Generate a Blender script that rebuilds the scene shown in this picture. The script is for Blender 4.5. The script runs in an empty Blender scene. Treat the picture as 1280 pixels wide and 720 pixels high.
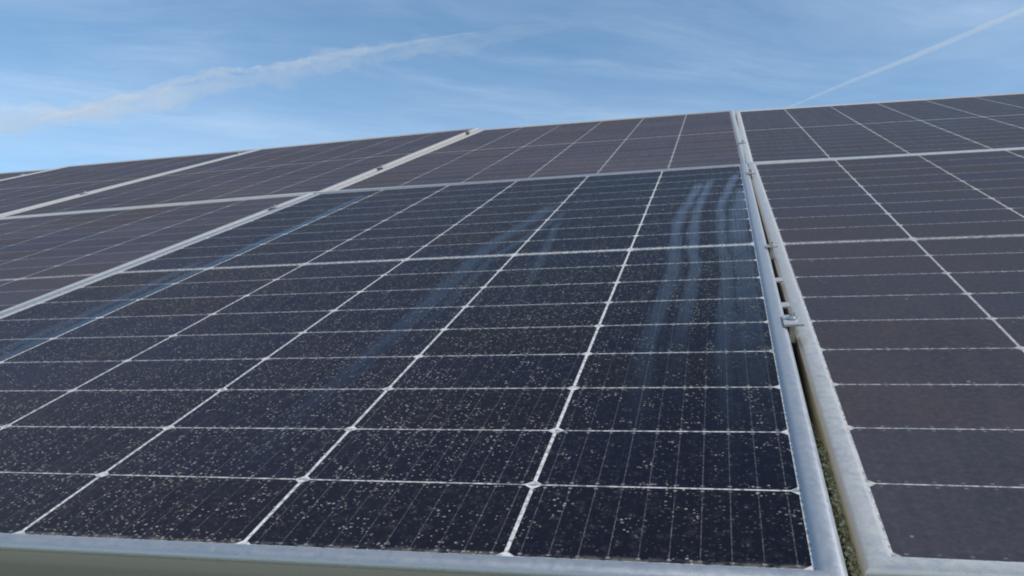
import bpy, bmesh, math, random
import numpy as np
from mathutils import Matrix, Vector, Quaternion, noise
random.seed(7)
R = math.radians
scene = bpy.context.scene
COL = scene.collection

# ------------------------------------------------------------------ frame of the array
TILT = R(23.67)                     # slope of the array
H_LOW = 3.10                        # height of the lowest cell edge above the ground
PXC, PYC, MG = 0.184, 0.0923358, 0.0134745   # cell pitch across, up, middle gap
LIP = 0.016                         # width of the aluminium lip
W6 = 6 * PXC
LIPS = {'A': 0.0168, 'B': 0.0190, 'UB': 0.0170, 'U': 0.0160}
HP = 18 * PYC + MG
TM = Matrix.Translation((0, 0, H_LOW)) @ Matrix.Rotation(TILT, 4, 'X')   # slope space -> world

# ------------------------------------------------------------------ camera
cam_d = bpy.data.cameras.new('camera')
cam = bpy.data.objects.new('camera', cam_d)
COL.objects.link(cam)
def rod(w):
    th = np.linalg.norm(w); k = w / th
    K = np.array([[0, -k[2], k[1]], [k[2], 0, -k[0]], [-k[1], k[0], 0]])
    return np.eye(3) + math.sin(th) * K + (1 - math.cos(th)) * K @ K
Rm = rod(np.array([1.8527408, 0.1419852, -0.2487684]))       # rows: right, down, forward
CAMP = Vector((-0.0517512, -0.4788550, 0.3099456))
m = Matrix([[Rm[0][i], -Rm[1][i], -Rm[2][i]] for i in range(3)]).to_4x4()
cam.matrix_world = TM @ Matrix.Translation(CAMP) @ m
cam_d.sensor_width = 36.0
cam_d.lens = 1063.777 / 1280 * 36
cam_d.shift_x = (640 - 634.78) / 1280
cam_d.shift_y = (382.898 - 360) / 1280
cam_d.clip_start = 0.02
cam_d.clip_end = 60000
scene.camera = cam

# ------------------------------------------------------------------ sun, sky, exposure
SUN_DIR = Vector((0.75, -0.23, 0.62)).normalized()           # towards the sun
sun_el = math.asin(SUN_DIR.z)
sun_az = math.atan2(SUN_DIR.x, SUN_DIR.y)                    # clockwise from +Y
sd = bpy.data.lights.new('sun', 'SUN')
sd.energy = 3.2
sd.angle = R(0.55)
sd.color = (1.0, 0.94, 0.85)
sun = bpy.data.objects.new('sun', sd)
COL.objects.link(sun)
sun.rotation_euler = (-SUN_DIR).to_track_quat('-Z', 'Y').to_euler()
scene.view_settings.view_transform = 'Standard'
scene.view_settings.look = 'None'
scene.view_settings.gamma = 1
scene.view_settings.use_curve_mapping = False
scene.view_settings.exposure = 0.2
scene.cycles.filter_width = 2.0
scene.cycles.volume_bounces = 3
SKY_STRENGTH = 0.14

# ------------------------------------------------------------------ node helper
class V:
    """one float socket with arithmetic"""
    def __init__(s, nt, sock): s.nt, s.s = nt, sock
    def op(s, o, b=None, c=None, clamp=False):
        n = s.nt.nodes.new('ShaderNodeMath'); n.operation = o; n.use_clamp = clamp
        for i, v in enumerate((s, b, c)):
            if v is None: continue
            if isinstance(v, V): s.nt.links.new(v.s, n.inputs[i])
            else: n.inputs[i].default_value = v
        return V(s.nt, n.outputs[0])
    def __add__(s, b): return s.op('ADD', b)
    def __sub__(s, b): return s.op('SUBTRACT', b)
    def __mul__(s, b): return s.op('MULTIPLY', b)
    def __truediv__(s, b): return s.op('DIVIDE', b)
    __radd__ = __add__
    __rmul__ = __mul__
    def __rsub__(s, b): return (s * -1.0) + b
    def lt(s, b): return s.op('LESS_THAN', b)
    def gt(s, b): return s.op('GREATER_THAN', b)
    def mn(s, b): return s.op('MINIMUM', b)
    def mx(s, b): return s.op('MAXIMUM', b)
    def abs(s): return s.op('ABSOLUTE')
    def fract(s): return s.op('FRACT')
    def floor(s): return s.op('FLOOR')
    def pow(s, b): return s.op('POWER', b)
    def sat(s): return s.op('ADD', 0.0, clamp=True)
    def ss(s, a, b, lo=0.0, hi=1.0):
        n = s.nt.nodes.new('ShaderNodeMapRange'); n.interpolation_type = 'SMOOTHSTEP'
        s.nt.links.new(s.s, n.inputs[0])
        for i, v in zip((1, 2, 3, 4), (a, b, lo, hi)): n.inputs[i].default_value = v
        return V(s.nt, n.outputs[0])
def xyz(nt, x, y, z):
    n = nt.nodes.new('ShaderNodeCombineXYZ')
    for i, v in enumerate((x, y, z)):
        if isinstance(v, V): nt.links.new(v.s, n.inputs[i])
        else: n.inputs[i].default_value = v
    return n.outputs[0]
def sep(nt, sock):
    n = nt.nodes.new('ShaderNodeSeparateXYZ'); nt.links.new(sock, n.inputs[0])
    return [V(nt, o) for o in n.outputs]
def noise_v(nt, vec, scale, detail=3.0, rough=0.5, dist=0.0):
    n = nt.nodes.new('ShaderNodeTexNoise'); nt.links.new(vec, n.inputs['Vector'])
    n.inputs['Scale'].default_value = scale; n.inputs['Detail'].default_value = detail
    n.inputs['Roughness'].default_value = rough; n.inputs['Distortion'].default_value = dist
    return V(nt, n.outputs['Fac'])
def white_v(nt, vec):
    n = nt.nodes.new('ShaderNodeTexWhiteNoise'); n.noise_dimensions = '3D'
    nt.links.new(vec, n.inputs['Vector']); return V(nt, n.outputs['Value'])
def voro(nt, vec, scale, rnd=1.0):
    n = nt.nodes.new('ShaderNodeTexVoronoi'); nt.links.new(vec, n.inputs['Vector'])
    n.inputs['Scale'].default_value = scale; n.inputs['Randomness'].default_value = rnd
    c = nt.nodes.new('ShaderNodeSeparateXYZ'); nt.links.new(n.outputs['Color'], c.inputs[0])
    return V(nt, n.outputs['Distance']), V(nt, c.outputs[0]), V(nt, c.outputs[1])
def mixc(nt, f, a, b):
    n = nt.nodes.new('ShaderNodeMix'); n.data_type = 'RGBA'
    if isinstance(f, V): nt.links.new(f.s, n.inputs[0])
    else: n.inputs[0].default_value = f
    for v, i in ((a, 6), (b, 7)):
        if isinstance(v, tuple): n.inputs[i].default_value = (*v, 1)
        else: nt.links.new(v, n.inputs[i])
    return n.outputs[2]
def new_mat(name):
    mt = bpy.data.materials.new(name); mt.use_nodes = True
    nt = mt.node_tree; bs = nt.nodes['Principled BSDF']
    return mt, nt, bs
def put(nt, bs, key, v):
    if isinstance(v, V): nt.links.new(v.s, bs.inputs[key])
    elif hasattr(v, 'is_output'): nt.links.new(v, bs.inputs[key])
    else: bs.inputs[key].default_value = v
def obj_coord(nt): return nt.nodes.new('ShaderNodeTexCoord').outputs['Object']
def geo_pos(nt): return nt.nodes.new('ShaderNodeNewGeometry').outputs['Position']
def bump(nt, bs, h, dist, strength=1.0):
    b = nt.nodes.new('ShaderNodeBump'); b.inputs['Distance'].default_value = dist; b.inputs['Strength'].default_value = strength
    nt.links.new(h.s, b.inputs['Height']); nt.links.new(b.outputs[0], bs.inputs['Normal'])

# ------------------------------------------------------------------ sky with thin cirrus
world = bpy.data.worlds.new('World'); scene.world = world; world.use_nodes = True
nt = world.node_tree
for n in list(nt.nodes): nt.nodes.remove(n)
out = nt.nodes.new('ShaderNodeOutputWorld'); bg = nt.nodes.new('ShaderNodeBackground')
sky = nt.nodes.new('ShaderNodeTexSky'); sky.sky_type = 'NISHITA'; sky.sun_disc = False
sky.sun_elevation = sun_el; sky.sun_rotation = sun_az
sky.air_density = 1.0; sky.dust_density = 0.6; sky.ozone_density = 2.6; sky.altitude = 200
gen = nt.nodes.new('ShaderNodeTexCoord').outputs['Generated']
dx, dy, dz = sep(nt, gen)
zz = dz.mx(0.04) + 0.05
cu, cv = dx / zz, dy / zz                                     # where the view ray meets a cloud layer
ca, sa = math.cos(R(28)), math.sin(R(28))                     # cirrus combed along one wind direction
al, ac = cu * ca + cv * sa, cv * ca - cu * sa
warp = noise_v(nt, xyz(nt, al, ac, 0.0), 0.9, 3.0)
n1 = noise_v(nt, xyz(nt, al * 0.55 + warp * 0.8, ac * 1.5 + warp * 1.2, 3.1), 1.0, 6.0, 0.6)
n2 = noise_v(nt, xyz(nt, al * 1.2, ac * 4.5 + warp * 2.0, 8.4), 1.1, 7.0, 0.66)
n3 = noise_v(nt, xyz(nt, al, ac, 1.7), 0.42, 2.0)
veil = n1.ss(0.28, 0.90) * 0.26 + n2.ss(0.42, 0.90) * n3.ss(0.32, 0.60) * 0.17 + dz.ss(0.42, 0.18) * 0.05
veil = veil * dz.ss(0.0, 0.12)
hs = nt.nodes.new('ShaderNodeHueSaturation'); hs.inputs['Saturation'].default_value = 1.08; hs.inputs['Hue'].default_value = 0.492; hs.inputs['Value'].default_value = 1.04
nt.links.new(sky.outputs[0], hs.inputs['Color'])
skyc = mixc(nt, veil, hs.outputs[0], (6.3, 7.0, 7.8))
nt.links.new(skyc, bg.inputs['Color']); bg.inputs['Strength'].default_value = SKY_STRENGTH
nt.links.new(bg.outputs[0], out.inputs[0])

# ------------------------------------------------------------------ materials
def cell_material(name, film, specks, streaks, tintseed, wires=0.16, dcol=((0.086, 0.077, 0.086), (0.100, 0.085, 0.085))):
    """laminated half-cut cells behind glass: pattern in panel metres, then a film of dirt on the glass"""
    mt, nt, bs = new_mat(name)
    oc = obj_coord(nt)
    x, y, z = sep(nt, oc)
    cx = x * (-1.0 / PXC)
    fx = cx.fract()
    dx = fx.mn(1.0 - fx) * PXC
    up = y.gt(9 * PYC + MG / 2)
    ry = (y - up * MG) * (1.0 / PYC)
    fy = ry.fract()
    inmid = (y - (9 * PYC + MG / 2)).abs().lt(MG / 2 - 0.0035)
    dyr = fy.mn(1.0 - fy) * PYC
    inside = x.lt(0.0) * x.gt(-W6) * y.gt(0.0) * y.lt(HP)
    cham = (dx + dyr * 1.15).lt(0.0072)
    line = dx.lt(0.0014).mx(dyr.lt(0.00075)).mx(cham).mx(inmid).mx(1.0 - inside)
    bead = noise_v(nt, oc, 210.0, 2.0, 0.7)
    # busbar wires and solder pads
    fb = (fx * 10.0).fract()
    db = (fb - 0.5).abs() * (PXC / 10)
    wire = db.lt(0.00032) * wires * bead.ss(0.35, 0.65, 0.2, 1.0) * y.ss(0.50, 0.10, 0.3, 1.0)
    pad = db.lt(0.0013) * dyr.gt(0.0030) * dyr.lt(0.0046)
    cid = xyz(nt, cx.floor(), ry.floor(), tintseed)
    tint = white_v(nt, cid)
    tint2 = white_v(nt, xyz(nt, cx.floor(), ry.floor(), tintseed + 5.0))
    cell = mixc(nt, tint, (0.0032, 0.0044, 0.0120), (0.0062, 0.0056, 0.0080))
    cell = mixc(nt, tint2 * 0.5, cell, (0.0034, 0.0056, 0.0135))
    patt = mixc(nt, wire, cell, (0.35, 0.35, 0.36))
    patt = mixc(nt, pad * (bead.ss(0.3, 0.6, 0.12, 0.5)), patt, (0.5, 0.5, 0.5))
    lf = line * (bead.ss(0.36, 0.60, 0.28, 1.0)).mx(dx.lt(0.0014).mx(cham) * bead.ss(0.34, 0.58, 0.42, 0.95) * (1.0 - dyr.lt(0.00075)))
    patt = mixc(nt, lf, patt, (0.68, 0.67, 0.65))
    # film of dried dust: patchy, thinner where it has been wiped or rinsed
    big = noise_v(nt, oc, 2.1, 4.0, 0.6)
    med = noise_v(nt, oc, 23.0, 4.0, 0.65)
    fine = noise_v(nt, oc, 420.0, 2.0, 0.7)
    run = noise_v(nt, xyz(nt, x * 46.0, y * 2.2, 0.3), 1.0, 4.0, 0.6)     # rain runs down the slope
    dirt = (big * 0.35 + med * 0.25 + fine * 0.2 + run * 0.35).ss(0.30, 0.85, film * 0.45, film * 1.35)
    if streaks: dirt = dirt * x.ss(-1.0, 0.0, 1.6, 0.22)  # stronger reflection towards the left, painted in as a denser pale film
    wipe = None
    if streaks:
        wob = (noise_v(nt, xyz(nt, x * 3.0, y * 2.3, 1.0), 1.0, 2.0) - 0.5) * 0.030 + (noise_v(nt, xyz(nt, x * 9.0, y * 11.0, 6.0), 1.0, 3.0) - 0.5) * 0.008
        edge = noise_v(nt, xyz(nt, x * 260.0, y * 9.0, 1.0), 1.0, 3.0)
        for (x0, bend, w, y0, y1, s) in streaks:
            t = y.ss(y1 - 0.45, y1 + 0.02)
            d = (x - x0 - t * bend - wob).abs()
            mk = (d + (edge - 0.5) * w * 1.5).ss(w * 1.35, w * 0.25) * s
            mk = mk * y.ss(y0, y0 + 0.45) * y.ss(y1 + 0.02, y1 - 0.05)
            wipe = mk if wipe is None else wipe.mx(mk)
        drip = noise_v(nt, xyz(nt, x * 420.0, y * 1.6, 3.0), 1.0, 2.0, 0.6)
        wipe = wipe * med.ss(0.30, 0.62, 0.6, 1.0) * drip.ss(0.32, 0.60, 0.55, 1.0)
        drips = drip.ss(0.60, 0.74) * x.ss(-0.26, -0.16) * y.ss(0.75, 0.35) * 0.16
        wipe = wipe.mx(drips)
        dirt = dirt * (1.0 - wipe * 0.8)
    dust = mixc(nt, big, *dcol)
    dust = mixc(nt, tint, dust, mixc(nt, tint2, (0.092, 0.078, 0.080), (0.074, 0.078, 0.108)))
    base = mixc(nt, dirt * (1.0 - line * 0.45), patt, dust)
    rough = dirt * 0.55 + 0.20 if wipe is None else (dirt * 0.3 + 0.34) * (1.0 - wipe * 0.6)
    if specks:
        mott = noise_v(nt, oc, 120.0, 4.0, 0.7).ss(0.48, 0.80) * big.ss(0.3, 0.65, 0.25, 1.0)
        if wipe is not None: mott = mott * (1.0 - wipe * 0.8)
        base = mixc(nt, mott * 0.6, base, (0.070, 0.064, 0.064))
        rim = y.ss(0.0065, 0.0) * noise_v(nt, oc, 70.0, 4.0, 0.7).ss(0.42, 0.62) * 0.6
        base = mixc(nt, rim, base, (0.26, 0.24, 0.21))
        tot = None
        for sc, thr, rad, sd_ in ((240.0, 0.62, 0.27, 0.0), (430.0, 0.38, 0.42, 4.0), (95.0, 0.93, 0.13, 9.0), (40.0, 0.97, 0.07, 2.0)):
            vec = xyz(nt, x * 0.85 + sd_ + fine * (0.35 / sc), y + fine * (0.5 / sc), 0.0)
            d, r1, r2 = voro(nt, vec, sc)
            sp = (d + (fine - 0.5) * 0.22).lt(r2 * rad) * r1.gt(thr) * ((r1 - thr) * (1.1 / (1 - thr))).op('ADD', 0.22, clamp=True)
            tot = sp if tot is None else tot.mx(sp)
        dens = noise_v(nt, oc, 5.0, 4.0, 0.65).ss(0.28, 0.58, 0.35, 1.0) * y.ss(1.5, 0.6, 0.75, 1.0) * y.ss(0.0, 0.22, 0.60, 1.0).mx(x.ss(-0.15, -0.5)) * (1.0 - x.ss(-0.26, -0.12) * y.ss(0.60, 0.25) * 0.72)
        keep = white_v(nt, xyz(nt, (x * 60.0).floor(), (y * 60.0).floor(), 2.0)).lt(dens)
        tot = tot * keep.mx(0.25) * specks
        if wipe is not None: tot = tot * (1.0 - wipe * 0.75)
        base = mixc(nt, tot, base, mixc(nt, med.ss(0.4, 0.6), (0.44, 0.42, 0.38), (0.30, 0.26, 0.20)))
        rough = rough + tot * 0.3
    else:                                                      # fine grain of settled dust, a few droppings' worth of flecks
        mott = noise_v(nt, oc, 150.0, 4.0, 0.75).ss(0.40, 0.75)
        base = mixc(nt, mott * 0.30, base, (0.115, 0.105, 0.108))
        base = mixc(nt, run.ss(0.52, 0.74) * 0.35, base, (0.040, 0.042, 0.052))
        d, r1, r2 = voro(nt, xyz(nt, x + fine * 0.004, y, 0.0), 70.0)
        base = mixc(nt, d.lt(r2 * 0.16) * r1.gt(0.90) * 0.4, base, (0.36, 0.34, 0.30))
    put(nt, bs, 'Base Color', base)
    put(nt, bs, 'Roughness', rough)
    bs.inputs['IOR'].default_value = 1.38                      # anti-reflection glass
    put(nt, bs, 'Specular IOR Level', (0.22 - dirt * 0.25).mx(0.02) if wipe is None else (0.070 + wipe * 0.52 - dirt * 0.03).mx(0.05))
    h = noise_v(nt, oc, 900.0, 2.0)
    bump(nt, bs, h, 0.0002, 0.25)
    return mt

#          x0      bend    half w  y0     y1    strength
STREAKS = [(-0.120, 0.030, 0.0105, 0.10, 1.46, 0.9),
           (-0.091, 0.024, 0.0090, 0.20, 1.50, 0.95),
           (-0.047, 0.032, 0.0095, 0.05, 1.56, 0.9),
           (-0.022, 0.020, 0.0170, 0.10, 1.36, 0.8),
           (-0.428, 0.040, 0.0150, 0.0, 1.28, 0.62),
           (-0.400, 0.050, 0.0080, 0.30, 1.20, 0.45),
           (-0.310, -0.030, 0.0080, 0.45, 1.10, 0.55),
           (-0.934, -0.004, 0.0110, -0.4, 1.60, 1.0),
           (-0.962, -0.010, 0.0120, -0.4, 0.90, 0.6)]
M_DIRTY = cell_material('speckled_cell_glass', 0.20, 0.66, STREAKS, 1.0, 0.30, ((0.088, 0.085, 0.118), (0.098, 0.090, 0.112)))
M_DUSTY = cell_material('dusty_cell_glass', 0.52, 0.0, None, 2.0, 0.05)
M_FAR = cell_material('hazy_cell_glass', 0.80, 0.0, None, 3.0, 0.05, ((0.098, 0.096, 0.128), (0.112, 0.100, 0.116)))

def frame_material(name, dirt_amt, algae=0.0, dirtc=(0.40, 0.39, 0.36), L=LIP):
    mt, nt, bs = new_mat(name)
    oc = obj_coord(nt)
    x, y, z = sep(nt, oc)
    g = noise_v(nt, oc, 170.0, 5.0, 0.7)
    f = noise_v(nt, oc, 700.0, 2.0, 0.7)
    r = noise_v(nt, xyz(nt, x * 140.0, y * 140.0, z * 12.0), 1.0, 3.0)
    spot = noise_v(nt, oc, 38.0, 5.0, 0.7)
    d = (g * 0.40 + f * 0.35 + spot * 0.25).ss(0.32, 0.68, dirt_amt * 0.5, min(1.0, dirt_amt * 1.4))
    wall = z.lt(-0.0015)                                               # splashed, dirty outer wall
    d = d.mx(wall * g.ss(0.25, 0.6, 0.88, 1.0))
    col = mixc(nt, d, (0.56, 0.57, 0.58), mixc(nt, wall, dirtc, (0.36, 0.325, 0.27)))
    met = 1.0 - d
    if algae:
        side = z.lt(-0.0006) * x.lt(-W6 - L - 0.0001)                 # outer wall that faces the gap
        gap_shade = side * 0.92  # darkness inside the gap, painted into the wall colour
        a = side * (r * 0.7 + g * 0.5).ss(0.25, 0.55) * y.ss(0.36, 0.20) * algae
        col = mixc(nt, gap_shade, col, (0.055, 0.056, 0.052))
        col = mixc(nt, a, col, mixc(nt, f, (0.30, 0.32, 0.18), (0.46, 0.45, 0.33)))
        met = met * (1.0 - gap_shade)
    put(nt, bs, 'Base Color', col); put(nt, bs, 'Metallic', met)
    put(nt, bs, 'Roughness', g.ss(0.25, 0.75, 0.36, 0.52))
    bump(nt, bs, f, 0.0003, 0.35)
    return mt
M_FRAME_A = frame_material('anodised_aluminium', 0.26, 0.0, (0.23, 0.235, 0.24))
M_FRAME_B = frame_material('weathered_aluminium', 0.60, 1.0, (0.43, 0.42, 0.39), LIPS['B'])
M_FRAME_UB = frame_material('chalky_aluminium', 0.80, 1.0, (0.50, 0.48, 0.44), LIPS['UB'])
M_FRAME_F = frame_material('dull_aluminium', 0.80, 0.0, (0.43, 0.405, 0.365))

def simple(name, c0, c1, rough, metal=0.0, scale=40.0, bstr=0.2):
    mt, nt, bs = new_mat(name)
    n = noise_v(nt, obj_coord(nt), scale, 4.0, 0.6)
    put(nt, bs, 'Base Color', mixc(nt, n.ss(0.3, 0.7), c0, c1))
    bs.inputs['Roughness'].default_value = rough; bs.inputs['Metallic'].default_value = metal
    bump(nt, bs, n, 0.0006, bstr)
    return mt
M_CLAMP = simple('clamp_aluminium', (0.50, 0.50, 0.50), (0.40, 0.40, 0.39), 0.5, 0.45, 220)
M_BOLT = simple('stainless_bolt', (0.78, 0.77, 0.75), (0.66, 0.66, 0.66), 0.24, 1.0, 300)
M_RAIL = simple('rail_aluminium', (0.16, 0.16, 0.16), (0.09, 0.09, 0.085), 0.5, 0.6, 30)
M_BACK = simple('white_backsheet', (0.70, 0.70, 0.69), (0.62, 0.62, 0.60), 0.5)
M_MOSS = simple('moss', (0.26, 0.28, 0.16), (0.50, 0.49, 0.38), 0.9, 0, 60, 0.6)
def ground_material():
    mt, nt, bs = new_mat('meadow_soil')
    p = geo_pos(nt)
    a = noise_v(nt, p, 0.35, 4.0); b = noise_v(nt, p, 14.0, 5.0, 0.7)
    c = mixc(nt, a, (0.055, 0.085, 0.022), (0.10, 0.105, 0.040))
    c = mixc(nt, b.ss(0.45, 0.75), c, (0.13, 0.115, 0.065))
    put(nt, bs, 'Base Color', c); bs.inputs['Roughness'].default_value = 0.95
    bump(nt, bs, b, 0.03, 0.7)
    return mt
M_GROUND = ground_material()
M_ROOF = simple('mossy_roof', (0.020, 0.021, 0.019), (0.050, 0.055, 0.030), 0.95, 0, 16.0, 0.8)
M_WALL = simple('render_wall', (0.52, 0.49, 0.43), (0.44, 0.42, 0.37), 0.9, 0, 6.0, 0.4)

# ------------------------------------------------------------------ builders
def link_mesh(name, bm, mat, parent=None, smooth=False):
    me = bpy.data.meshes.new(name); bm.to_mesh(me); bm.free()
    if smooth:
        for p in me.polygons: p.use_smooth = True
    me.materials.append(mat)
    o = bpy.data.objects.new(name, me); COL.objects.link(o)
    if parent: o.parent = parent
    return o
def tag(o, label, cat, group=None):
    o['label'] = label; o['category'] = cat
    if group: o['group'] = group
def box_bm(bm, c, s, mat=None):
    v = []
    for sx in (-1, 1):
        for sy in (-1, 1):
            for sz in (-1, 1):
                p = Vector((c[0] + sx * s[0] / 2, c[1] + sy * s[1] / 2, c[2] + sz * s[2] / 2))
                v.append(bm.verts.new(mat @ p if mat else p))
    for f in ((0, 1, 3, 2), (4, 6, 7, 5), (0, 4, 5, 1), (2, 3, 7, 6), (0, 2, 6, 4), (1, 5, 7, 3)):
        bm.faces.new([v[i] for i in f])
def ring_bm(prof, x0, x1, y0, y1):
    """mitred frame: profile (d outward, z) swept round a rectangle"""
    bm = bmesh.new(); loops = []
    for d, z in prof:
        loops.append([bm.verts.new(p) for p in ((x0 - d, y0 - d, z), (x1 + d, y0 - d, z), (x1 + d, y1 + d, z), (x0 - d, y1 + d, z))])
    n = len(prof)
    for i in range(n):
        a, b = loops[i], loops[(i + 1) % n]
        for j in range(4):
            bm.faces.new((a[j], a[(j + 1) % 4], b[(j + 1) % 4], b[j]))
    bmesh.ops.recalc_face_normals(bm, faces=bm.faces[:])
    for f in bm.faces: f.smooth = True
    for e in bm.edges:
        if e.calc_face_angle(0) > 0.62: e.smooth = False
    return bm
MARG = 0.0016; MX = 0.0003                                                  # white rim between cells and lip
def panel_frame(mat, parent, kind):
    L = LIPS[kind]
    if kind in ('A', 'B'):
        top = [(0, -0.004), (0, 0.0006), (0.0012, 0.0021), (0.0040, 0.0038), (0.0085, 0.0044), (L - 0.0042, 0.0036), (L - 0.0013, 0.0018), (L, -0.0008)]
    else:
        top = [(0, -0.004), (0, 0.0004), (0.0044, 0.0042), (0.0056, 0.0046), (L - 0.0050, 0.0046), (L - 0.0014, 0.0034), (L, 0.0010)]
    prof = top + [
            (L, -0.0295), (L - 0.0006, -0.030), (L - 0.028, -0.030), (L - 0.028, -0.0285), (L - 0.0016, -0.0285), (L - 0.0016, -0.004)]
    return link_mesh('frame', ring_bm(prof, -W6 - MX, MX, -MARG, HP + MARG), mat, parent)
def panel_glass(mat, parent):
    bm = bmesh.new()
    e = MARG + 0.008
    box_bm(bm, (-W6 / 2, HP / 2, -0.0016), (W6 + 2 * e, HP + 2 * e, 0.0032))
    bmesh.ops.recalc_face_normals(bm, faces=bm.faces[:])
    return link_mesh('cell_glass', bm, mat, parent)
def panel_back(parent):
    bm = bmesh.new()
    e = MARG + 0.008
    box_bm(bm, (-W6 / 2, HP / 2, -0.0037), (W6 + 2 * e, HP + 2 * e, 0.0008))
    bmesh.ops.recalc_face_normals(bm, faces=bm.faces[:])
    return link_mesh('backsheet', bm, M_BACK, parent)

# ------------------------------------------------------------------ ground
bm = bmesh.new()
N = 48
for i in range(N): pass
rad = [0.0, 1.2, 3, 7, 15, 40, 120, 500, 2500, 9000]
rings = []
cv = bm.verts.new((0, 0, 0))
for r in rad[1:]:
    ring = []
    for k in range(N):
        a = 2 * math.pi * k / N
        px, py = r * math.cos(a), r * math.sin(a)
        h = noise.noise((px * 0.4, py * 0.4, 0)) * min(0.06, 0.02 * r) if r < 60 else 0
        ring.append(bm.verts.new((px, py, h)))
    rings.append(ring)
for k in range(N):
    bm.faces.new((cv, rings[0][k], rings[0][(k + 1) % N]))
    for a, b in zip(rings, rings[1:]):
        bm.faces.new((a[k], b[k], b[(k + 1) % N], a[(k + 1) % N]))
g = link_mesh('ground', bm, M_GROUND, smooth=True); g['kind'] = 'structure'

# ------------------------------------------------------------------ the low building that carries the array
ROOF_Z = -0.078                                                # roof surface below the glass
def slope_pts(pts): return [TM @ Vector(p) for p in pts]
RX0, RX1, RY0, RY1 = -5.6, 3.0, -0.10, 3.62
house = bpy.data.objects.new('building', None); COL.objects.link(house)
tag(house, 'low building under the array, its dark mossy roof showing only through the gap between the panels', 'building')
house['label'] = 'low building whose dark mossy roof shows through the gap between the panels'
bm = bmesh.new()
nx, ny = 172, 60
back = 5.2
def roof_h(x, y):
    return ROOF_Z - 0.002 + 0.004 * noise.noise((x * 3, y * 3, 0))
grid = [[bm.verts.new(TM @ Vector((RX0 + (RX1 - RX0) * a / nx, RY0 + (RY1 - RY0) * b / ny, roof_h(RX0 + (RX1 - RX0) * a / nx, RY0 + (RY1 - RY0) * b / ny)))) for b in range(ny + 1)] for a in range(nx + 1)]
for a in range(nx):
    for b in range(ny): bm.faces.new((grid[a][b], grid[a + 1][b], grid[a + 1][b + 1], grid[a][b + 1]))
ridge = TM @ Vector((0, RY1, ROOF_Z)); eave = TM @ Vector((0, RY0, ROOF_Z))
t = 0.12
e0, e1 = bm.verts.new((RX0, eave.y, eave.z - t)), bm.verts.new((RX1, eave.y, eave.z - t))
bm.faces.new([grid[a][0] for a in range(nx, -1, -1)] + [e0, e1])
b0, b1 = bm.verts.new((RX0, ridge.y + back, ridge.z - 1.6)), bm.verts.new((RX1, ridge.y + back, ridge.z - 1.6))
bm.faces.new([grid[a][ny] for a in range(nx + 1)] + [b1, b0])
bm.faces.new([grid[0][b] for b in range(ny + 1)] + [b0, e0]); bm.faces.new([grid[nx][b] for b in range(ny, -1, -1)] + [e1, b1])
bm.faces.new((e0, b0, b1, e1))
bmesh.ops.recalc_face_normals(bm, faces=bm.faces[:])
link_mesh('roof', bm, M_ROOF, house)
bm = bmesh.new()
ins = 0.35
box_bm(bm, ((RX0 + RX1) / 2, (eave.y + ridge.y + back) / 2, (eave.z - t - 0.02) / 2 - 0.1), (RX1 - RX0 - 2 * ins, ridge.y + back - eave.y - 2 * ins, eave.z - t - 0.02 + 0.2))
bmesh.ops.recalc_face_normals(bm, faces=bm.faces[:])
link_mesh('wall', bm, M_WALL, house)

# ------------------------------------------------------------------ the solar panels
FR, G, GL = 0.0469731, 0.0445140, 0.0365308
WL = W6 + GL; WR = W6 + G - 0.0
DY = HP + FR
def place(bx, by, d, right=False):
    c = Vector((0.55 if right else -0.55, 0.85, 0))
    off = Vector((W6, 0, 0)) if right else Vector((0, 0, 0))   # right panels were surveyed from their left edge
    w = np.array(d[3:])
    rm = Matrix(rod(w).tolist()).to_4x4() if np.linalg.norm(w) > 1e-9 else Matrix.Identity(4)
    return TM @ Matrix.Translation(Vector((bx, by, 0)) + c + Vector(d[:3])) @ rm @ Matrix.Translation(-c) @ Matrix.Translation(off)
PANELS = {
 'A':   (0, 0,   (-0.000172, -0.02891, 0.012595, -0.001033, -0.000529, -0.004081), False),
 'U':   (0, DY,  (0.010866, 0, 0.005282, 0.002838, 0.005523, -0.000093), False),
 'B':   (G, 0,   (-0.001547, 0.017874, -0.005384, 0.006788, 0.010394, 0.003382), True),
 'UB':  (G, DY,  (0.000302, 0.018111, -0.009623, -0.003624, 0.017281, -0.009059), True),
 'L1':  (-WL, 0, (-0.012626, -0.010106, 0.000395, 0.00215, -0.012556, -0.002029), False),
 'UL1': (-WL, DY, (0.000908, -0.000346, 0.006405, 0.007925, -0.012946, -0.00155), False),
 'UL2': (-2 * WL, DY, (-0.001139, 0.001167, -0.003581, 0.006522, -0.006054, -0.003581), False),
 'UL3': (-3 * WL, DY, (0.003407, 0.002213, -0.006089, -0.00241, 0.00477, -0.001153), False),
 'B2':  (G + WR, 0, (0, 0.02, -0.022, 0.006, 0.012, 0), True),
 'UB2': (G + WR - 0.012, DY, (0, 0.010, -0.030, -0.0036, 0.017, -0.009), True),
 'L2':  (-2 * WL, 0, (-0.012, -0.008, -0.012, 0.002, -0.006, -0.002), False),
}
GRP = 'solar panels mounted edge to edge on the sloping array'
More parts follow.
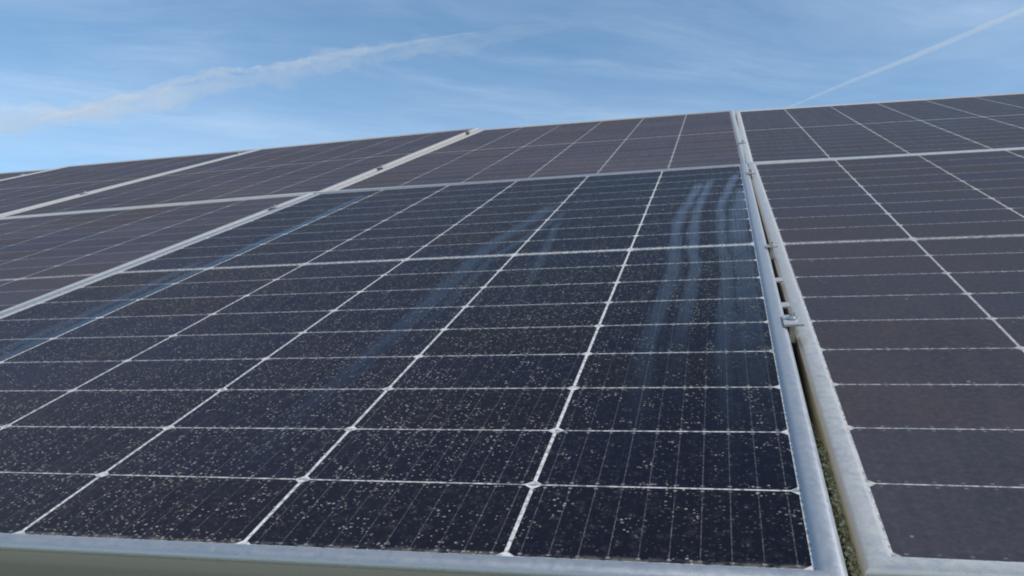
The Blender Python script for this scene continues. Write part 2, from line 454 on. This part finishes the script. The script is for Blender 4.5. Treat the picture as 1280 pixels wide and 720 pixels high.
LABELS = {
 'A': 'speckled solar panel nearest the camera, with blue wiped streaks running down its glass',
 'U': 'solar panel directly above the speckled streaked one, top edge against the sky',
 'B': 'front solar panel right of the wide dark gap, dull grey glass without streaks',
 'UB': 'upper solar panel right of the gap, under the thin straight contrail',
 'L1': 'lower solar panel left of the speckled streaked one, cut off by the left picture edge',
 'UL1': 'upper solar panel diagonally up and left of the speckled streaked one',
 'UL2': 'upper solar panel, long narrow wedge between two slanting seams under the sky',
 'UL3': 'farthest solar panel, a thin dark sliver at the left picture edge',
 'B2': 'lower solar panel beyond the right picture edge',
 'UB2': 'solar panel at the top right corner, only its edge showing',
 'L2': 'lower solar panel beyond the left picture edge',
}
proto = {}
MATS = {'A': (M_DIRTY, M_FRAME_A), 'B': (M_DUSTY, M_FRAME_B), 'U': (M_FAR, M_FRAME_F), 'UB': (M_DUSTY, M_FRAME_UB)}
PMAT = {}
for key, (bx, by, d, right) in PANELS.items():
    kind = 'A' if key == 'A' else 'B' if key in ('B', 'B2') else 'UB' if key in ('UB', 'UB2') else 'U'
    if kind not in proto:
        root = bpy.data.objects.new('solar_panel', None); COL.objects.link(root)
        root.empty_display_size = 0.1
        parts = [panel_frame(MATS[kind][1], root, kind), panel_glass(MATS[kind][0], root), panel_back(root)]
        proto[kind] = (root, parts)
    else:
        src, sp = proto[kind]
        root = src.copy(); COL.objects.link(root)
        for p in sp:
            c = p.copy(); COL.objects.link(c); c.parent = root
    root.matrix_world = place(bx, by, d, right)
    PMAT[key] = root.matrix_world.copy()
    tag(root, LABELS[key], 'solar panel', GRP)

# ------------------------------------------------------------------ clamps in the seams
def make_clamp():
    root = bpy.data.objects.new('module_clamp', None); COL.objects.link(root); root.empty_display_size = 0.03
    bm = bmesh.new()
    box_bm(bm, (0, 0, 0.0007), (0.0195, 0.036, 0.0014))
    box_bm(bm, (0, 0.006, -0.012), (0.0050, 0.012, 0.0240))
    box_bm(bm, (0, -0.0172, 0.0018), (0.0195, 0.0016, 0.0010))
    bmesh.ops.recalc_face_normals(bm, faces=bm.faces[:])
    body = link_mesh('clamp_plate', bm, M_CLAMP, root)
    bm = bmesh.new()
    bmesh.ops.create_cone(bm, cap_ends=True, segments=20, radius1=0.0030, radius2=0.0028, depth=0.0056, matrix=Matrix.Translation((0, 0.004, 0.0050)))
    bmesh.ops.create_cone(bm, cap_ends=True, segments=20, radius1=0.0055, radius2=0.0053, depth=0.0014, matrix=Matrix.Translation((0, 0.004, 0.0027)))
    link_mesh('bolt', bm, M_BOLT, root)
    return root, list(root.children)
clamp0 = make_clamp()
used = False
def add_clamp(left, right, y, label, sc=(1, 1, 1), dyl=0.0):
    """between the panel on the left and the one on the right, y in the left panel's metres"""
    global used
    zc = 0.0044 if left == 'A' else 0.0046
    pl = PMAT[left] @ Vector((LIP + MX, y, zc)); pr = PMAT[right] @ Vector((-W6 - LIP - MX, y - dyl, zc))
    up = PMAT[left] @ Vector((LIP + MX, y + 0.1, zc))
    X = (PMAT[left].to_3x3() @ Vector((1, 0, 0))).normalized()
    Y = (up - pl).normalized(); Z = X.cross(Y).normalized(); X = Y.cross(Z)
    if not used: root = clamp0[0]; used = True
    else:
        root = clamp0[0].copy(); COL.objects.link(root)
        for c in clamp0[1]:
            k = c.copy(); COL.objects.link(k); k.parent = root
    o = (pl + pr) / 2
    zz = max((pl - o).dot(Z), (pr - o).dot(Z))
    o += Z * max(0, zz)
    root.matrix_world = Matrix.Translation(o) @ Matrix((X, Y, Z)).transposed().to_4x4() @ Matrix.Diagonal((*sc, 1))
    tag(root, label, 'clamp', 'bolted clamps in the seams between the panels')
add_clamp('A', 'B', 0.425, 'bolted aluminium clamp bridging the wide gap, nearest the camera')
add_clamp('A', 'B', 0.775, 'small clamp in the wide gap beside the middle line of the front panel', (0.8, 0.45, 0.8))
add_clamp('A', 'B', 1.50, 'clamp in the wide gap just below the seam of the two panel rows')
add_clamp('U', 'UB', 0.44, 'clamp in the wide gap just above the seam of the two panel rows')
add_clamp('L1', 'A', 1.46, 'clamp on the long bright seam left of the streaked panel, below the row seam', (0.9, 0.8, 0.8))
add_clamp('UL1', 'U', 0.43, 'clamp on the long bright seam left of the streaked panel, above the row seam')
add_clamp('UL1', 'U', 1.50, 'clamp at the very top of the long bright seam, against the sky')
add_clamp('UL2', 'UL1', 0.43, 'lower clamp on the middle of the three slanting seams at left')
add_clamp('UL2', 'UL1', 1.50, 'upper clamp on the middle of three slanting seams at left, near the sky')
add_clamp('UL3', 'UL2', 1.38, 'tiny clamp on the leftmost slanting seam near the skyline')

def add_clip(y, label):
    bm = bmesh.new()
    box_bm(bm, (0, 0, -0.004), (0.0100, 0.016, 0.0020)); box_bm(bm, (-0.0042, 0, -0.011), (0.0016, 0.016, 0.012))
    bmesh.ops.recalc_face_normals(bm, faces=bm.faces[:])
    o = link_mesh('spacer_clip', bm, M_CLAMP)
    o.matrix_world = PMAT['A'] @ Matrix.Translation((LIP + MX + 0.0052, y, 0))
    tag(o, label, 'clip', 'small clips set in the wide gap')
add_clip(0.535, 'small metal clip in the wide gap, just uphill of the nearest clamp')
add_clip(0.645, 'small metal clip in the wide gap, between the other clip and the middle line clamp')
# ------------------------------------------------------------------ rails between panels and roof
def rail(y, label, z=-0.0535, h=0.045, ext=(-4.7, 2.35)):
    bm = bmesh.new()
    a, b = ext; w = 0.040; t = 0.004
    prof = [(-w / 2, -h / 2), (w / 2, -h / 2), (w / 2, h / 2), (w * 0.2, h / 2), (w * 0.2, h / 2 - 0.010), (-w * 0.2, h / 2 - 0.010), (-w * 0.2, h / 2), (-w / 2, h / 2)]
    lo = [bm.verts.new((a, y + p, z + q)) for p, q in prof]; hi = [bm.verts.new((b, y + p, z + q)) for p, q in prof]
    n = len(prof)
    for i in range(n): bm.faces.new((lo[i], lo[(i + 1) % n], hi[(i + 1) % n], hi[i]))
    bm.faces.new(lo[::-1]); bm.faces.new(hi)
    bmesh.ops.recalc_face_normals(bm, faces=bm.faces[:])
    o = link_mesh('mounting_rail', bm, M_RAIL); o.matrix_world = TM.copy()
    tag(o, label, 'rail', 'rails under the panels')
RAILS = (0.40, 0.60, 1.44, DY + 0.42, DY + 1.46)
for y, lab in zip(RAILS, ('aluminium rail under the gap nearest the camera, below the big clamp', 'second aluminium rail under the gap, uphill of the big clamp',
        'aluminium rail below the seam of the two panel rows', 'aluminium rail above the seam of the two panel rows', 'topmost aluminium rail near the skyline')):
    rail(y, lab)
# ------------------------------------------------------------------ moss along the gap
bm = bmesh.new()
rm_ = random.Random(11)
for i in range(2600):
    y = 0.33 * rm_.random() ** 1.15
    top = -0.006 - 0.030 * max(0.0, y - 0.20) / 0.13 + 0.004 * noise.noise((y * 60, 0, 0))
    wall = PMAT['B'] @ Vector((-W6 - MX - LIPS['B'], y - 0.045, min(-0.003, top - 0.022 * rm_.random() ** 2)))
    p = wall - Vector((rm_.uniform(0.0, 0.0065) * rm_.random(), 0, 0))
    s = rm_.uniform(0.0007, 0.0020)
    q = Quaternion((rm_.uniform(-1, 1), rm_.uniform(-1, 1), rm_.uniform(-1, 1), rm_.uniform(-1, 1))).normalized()
    vs = [bm.verts.new(p + q @ Vector(c) * s) for c in ((-1, 0, 0), (0, -.6, .2), (1, 0, 0.1), (0, .6, -.1))]
    bm.faces.new(vs)
mo = link_mesh('moss', bm, M_MOSS); mo['kind'] = 'stuff'; mo['label'] = 'green moss growing in the gap between the two front panels'

# ------------------------------------------------------------------ contrails
def contrail_mat(name, dens):
    mt = bpy.data.materials.new(name); mt.use_nodes = True
    nt = mt.node_tree
    nt.nodes.remove(nt.nodes['Principled BSDF'])
    vs = nt.nodes.new('ShaderNodeVolumeScatter'); vs.inputs['Color'].default_value = (1, 1, 1, 1)
    vs.inputs['Density'].default_value = dens; vs.inputs['Anisotropy'].default_value = 0.0
    nt.links.new(vs.outputs[0], nt.nodes['Material Output'].inputs['Volume'])
    return mt
CW = cam.matrix_world.translation.copy()
def sky_pt(d, alt):
    d = Vector(d); return CW + d * (alt / d.z)
def contrail(name, pts, alt, radii, dens, label, flat=1.0, jitter=0.25, seed=0, segs=90, nu=14):
    P = [sky_pt(d, alt) for d in pts]
    # arc-length resample of the polyline (catmull-rom)
    def cr(t):
        n = len(P) - 1; i = min(int(t * n), n - 1); u = t * n - i
        p0, p1, p2, p3 = P[max(i - 1, 0)], P[i], P[i + 1], P[min(i + 2, n)]
        return 0.5 * ((2 * p1) + (p2 - p0) * u + (2 * p0 - 5 * p1 + 4 * p2 - p3) * u * u + (3 * p1 - p0 - 3 * p2 + p3) * u ** 3)
    def rr(t):
        n = len(radii) - 1; i = min(int(t * n), n - 1); u = t * n - i
        return radii[i] * (1 - u) + radii[i + 1] * u
    bm = bmesh.new(); prev = None
    for s in range(segs + 1):
        t = s / segs
        c = cr(t); tg = (cr(min(1, t + 0.01)) - cr(max(0, t - 0.01))).normalized()
        sx = tg.cross(Vector((0, 0, 1))).normalized(); sz = sx.cross(tg)
        r = rr(t)
        ring = []
        for k in range(nu):
            a = 2 * math.pi * k / nu
            lump = 1 + jitter * 1.6 * noise.noise((t * segs * 0.22 + seed * 7.1, math.cos(a) * 0.9, math.sin(a) * 0.9)) + jitter * noise.noise((t * segs * 0.7, math.cos(a) * 1.7, seed + math.sin(a) * 1.7))
            ring.append(bm.verts.new(c + (sx * math.cos(a) + sz * math.sin(a) * flat) * r * max(0.15, lump)))
        if prev:
            for k in range(nu): bm.faces.new((prev[k], prev[(k + 1) % nu], ring[(k + 1) % nu], ring[k]))
        else: bm.faces.new(ring[::-1])
        prev = ring
    bm.faces.new(prev)
    bmesh.ops.recalc_face_normals(bm, faces=bm.faces[:])
    o = link_mesh(name, bm, contrail_mat(name + '_vapour', dens * 9.0), smooth=True)
    tag(o, label, 'contrail')
    return o
contrail('contrail', [(0.066, 0.944, 0.323), (0.135, 0.929, 0.343), (0.191, 0.914, 0.357), (0.291, 0.877, 0.382), (0.40, 0.82, 0.41)], 3000, (10, 17, 22, 22, 28), 0.00092,
         'thin straight white contrail rising to the top right corner', jitter=0.12, seed=1)
contrail('contrail', [(-0.66, 0.690, 0.291), (-0.609, 0.728, 0.316), (-0.527, 0.772, 0.357), (-0.470, 0.800, 0.370), (-0.405, 0.828, 0.389), (-0.30, 0.859, 0.411), (-0.245, 0.873, 0.420)], 3000,
         (40, 54, 40, 42, 34, 20, 3), 0.00046, 'wispy old contrail slanting across the left half of the sky', flat=0.7, jitter=0.7, seed=2, segs=150)
v = contrail('cirrus_wisp', [(-0.80, 0.57, 0.262), (-0.70, 0.66, 0.284), (-0.60, 0.735, 0.315), (-0.50, 0.785, 0.351), (-0.40, 0.825, 0.383), (-0.30, 0.86, 0.402), (-0.15, 0.89, 0.425)], 3200,
         (270, 260, 170, 130, 150, 130, 20), 0.000095, 'soft pale veil of cloud trailing along the wispy contrail at left', flat=0.6, jitter=0.7, seed=5, segs=110, nu=20)
v['category'] = 'cloud'
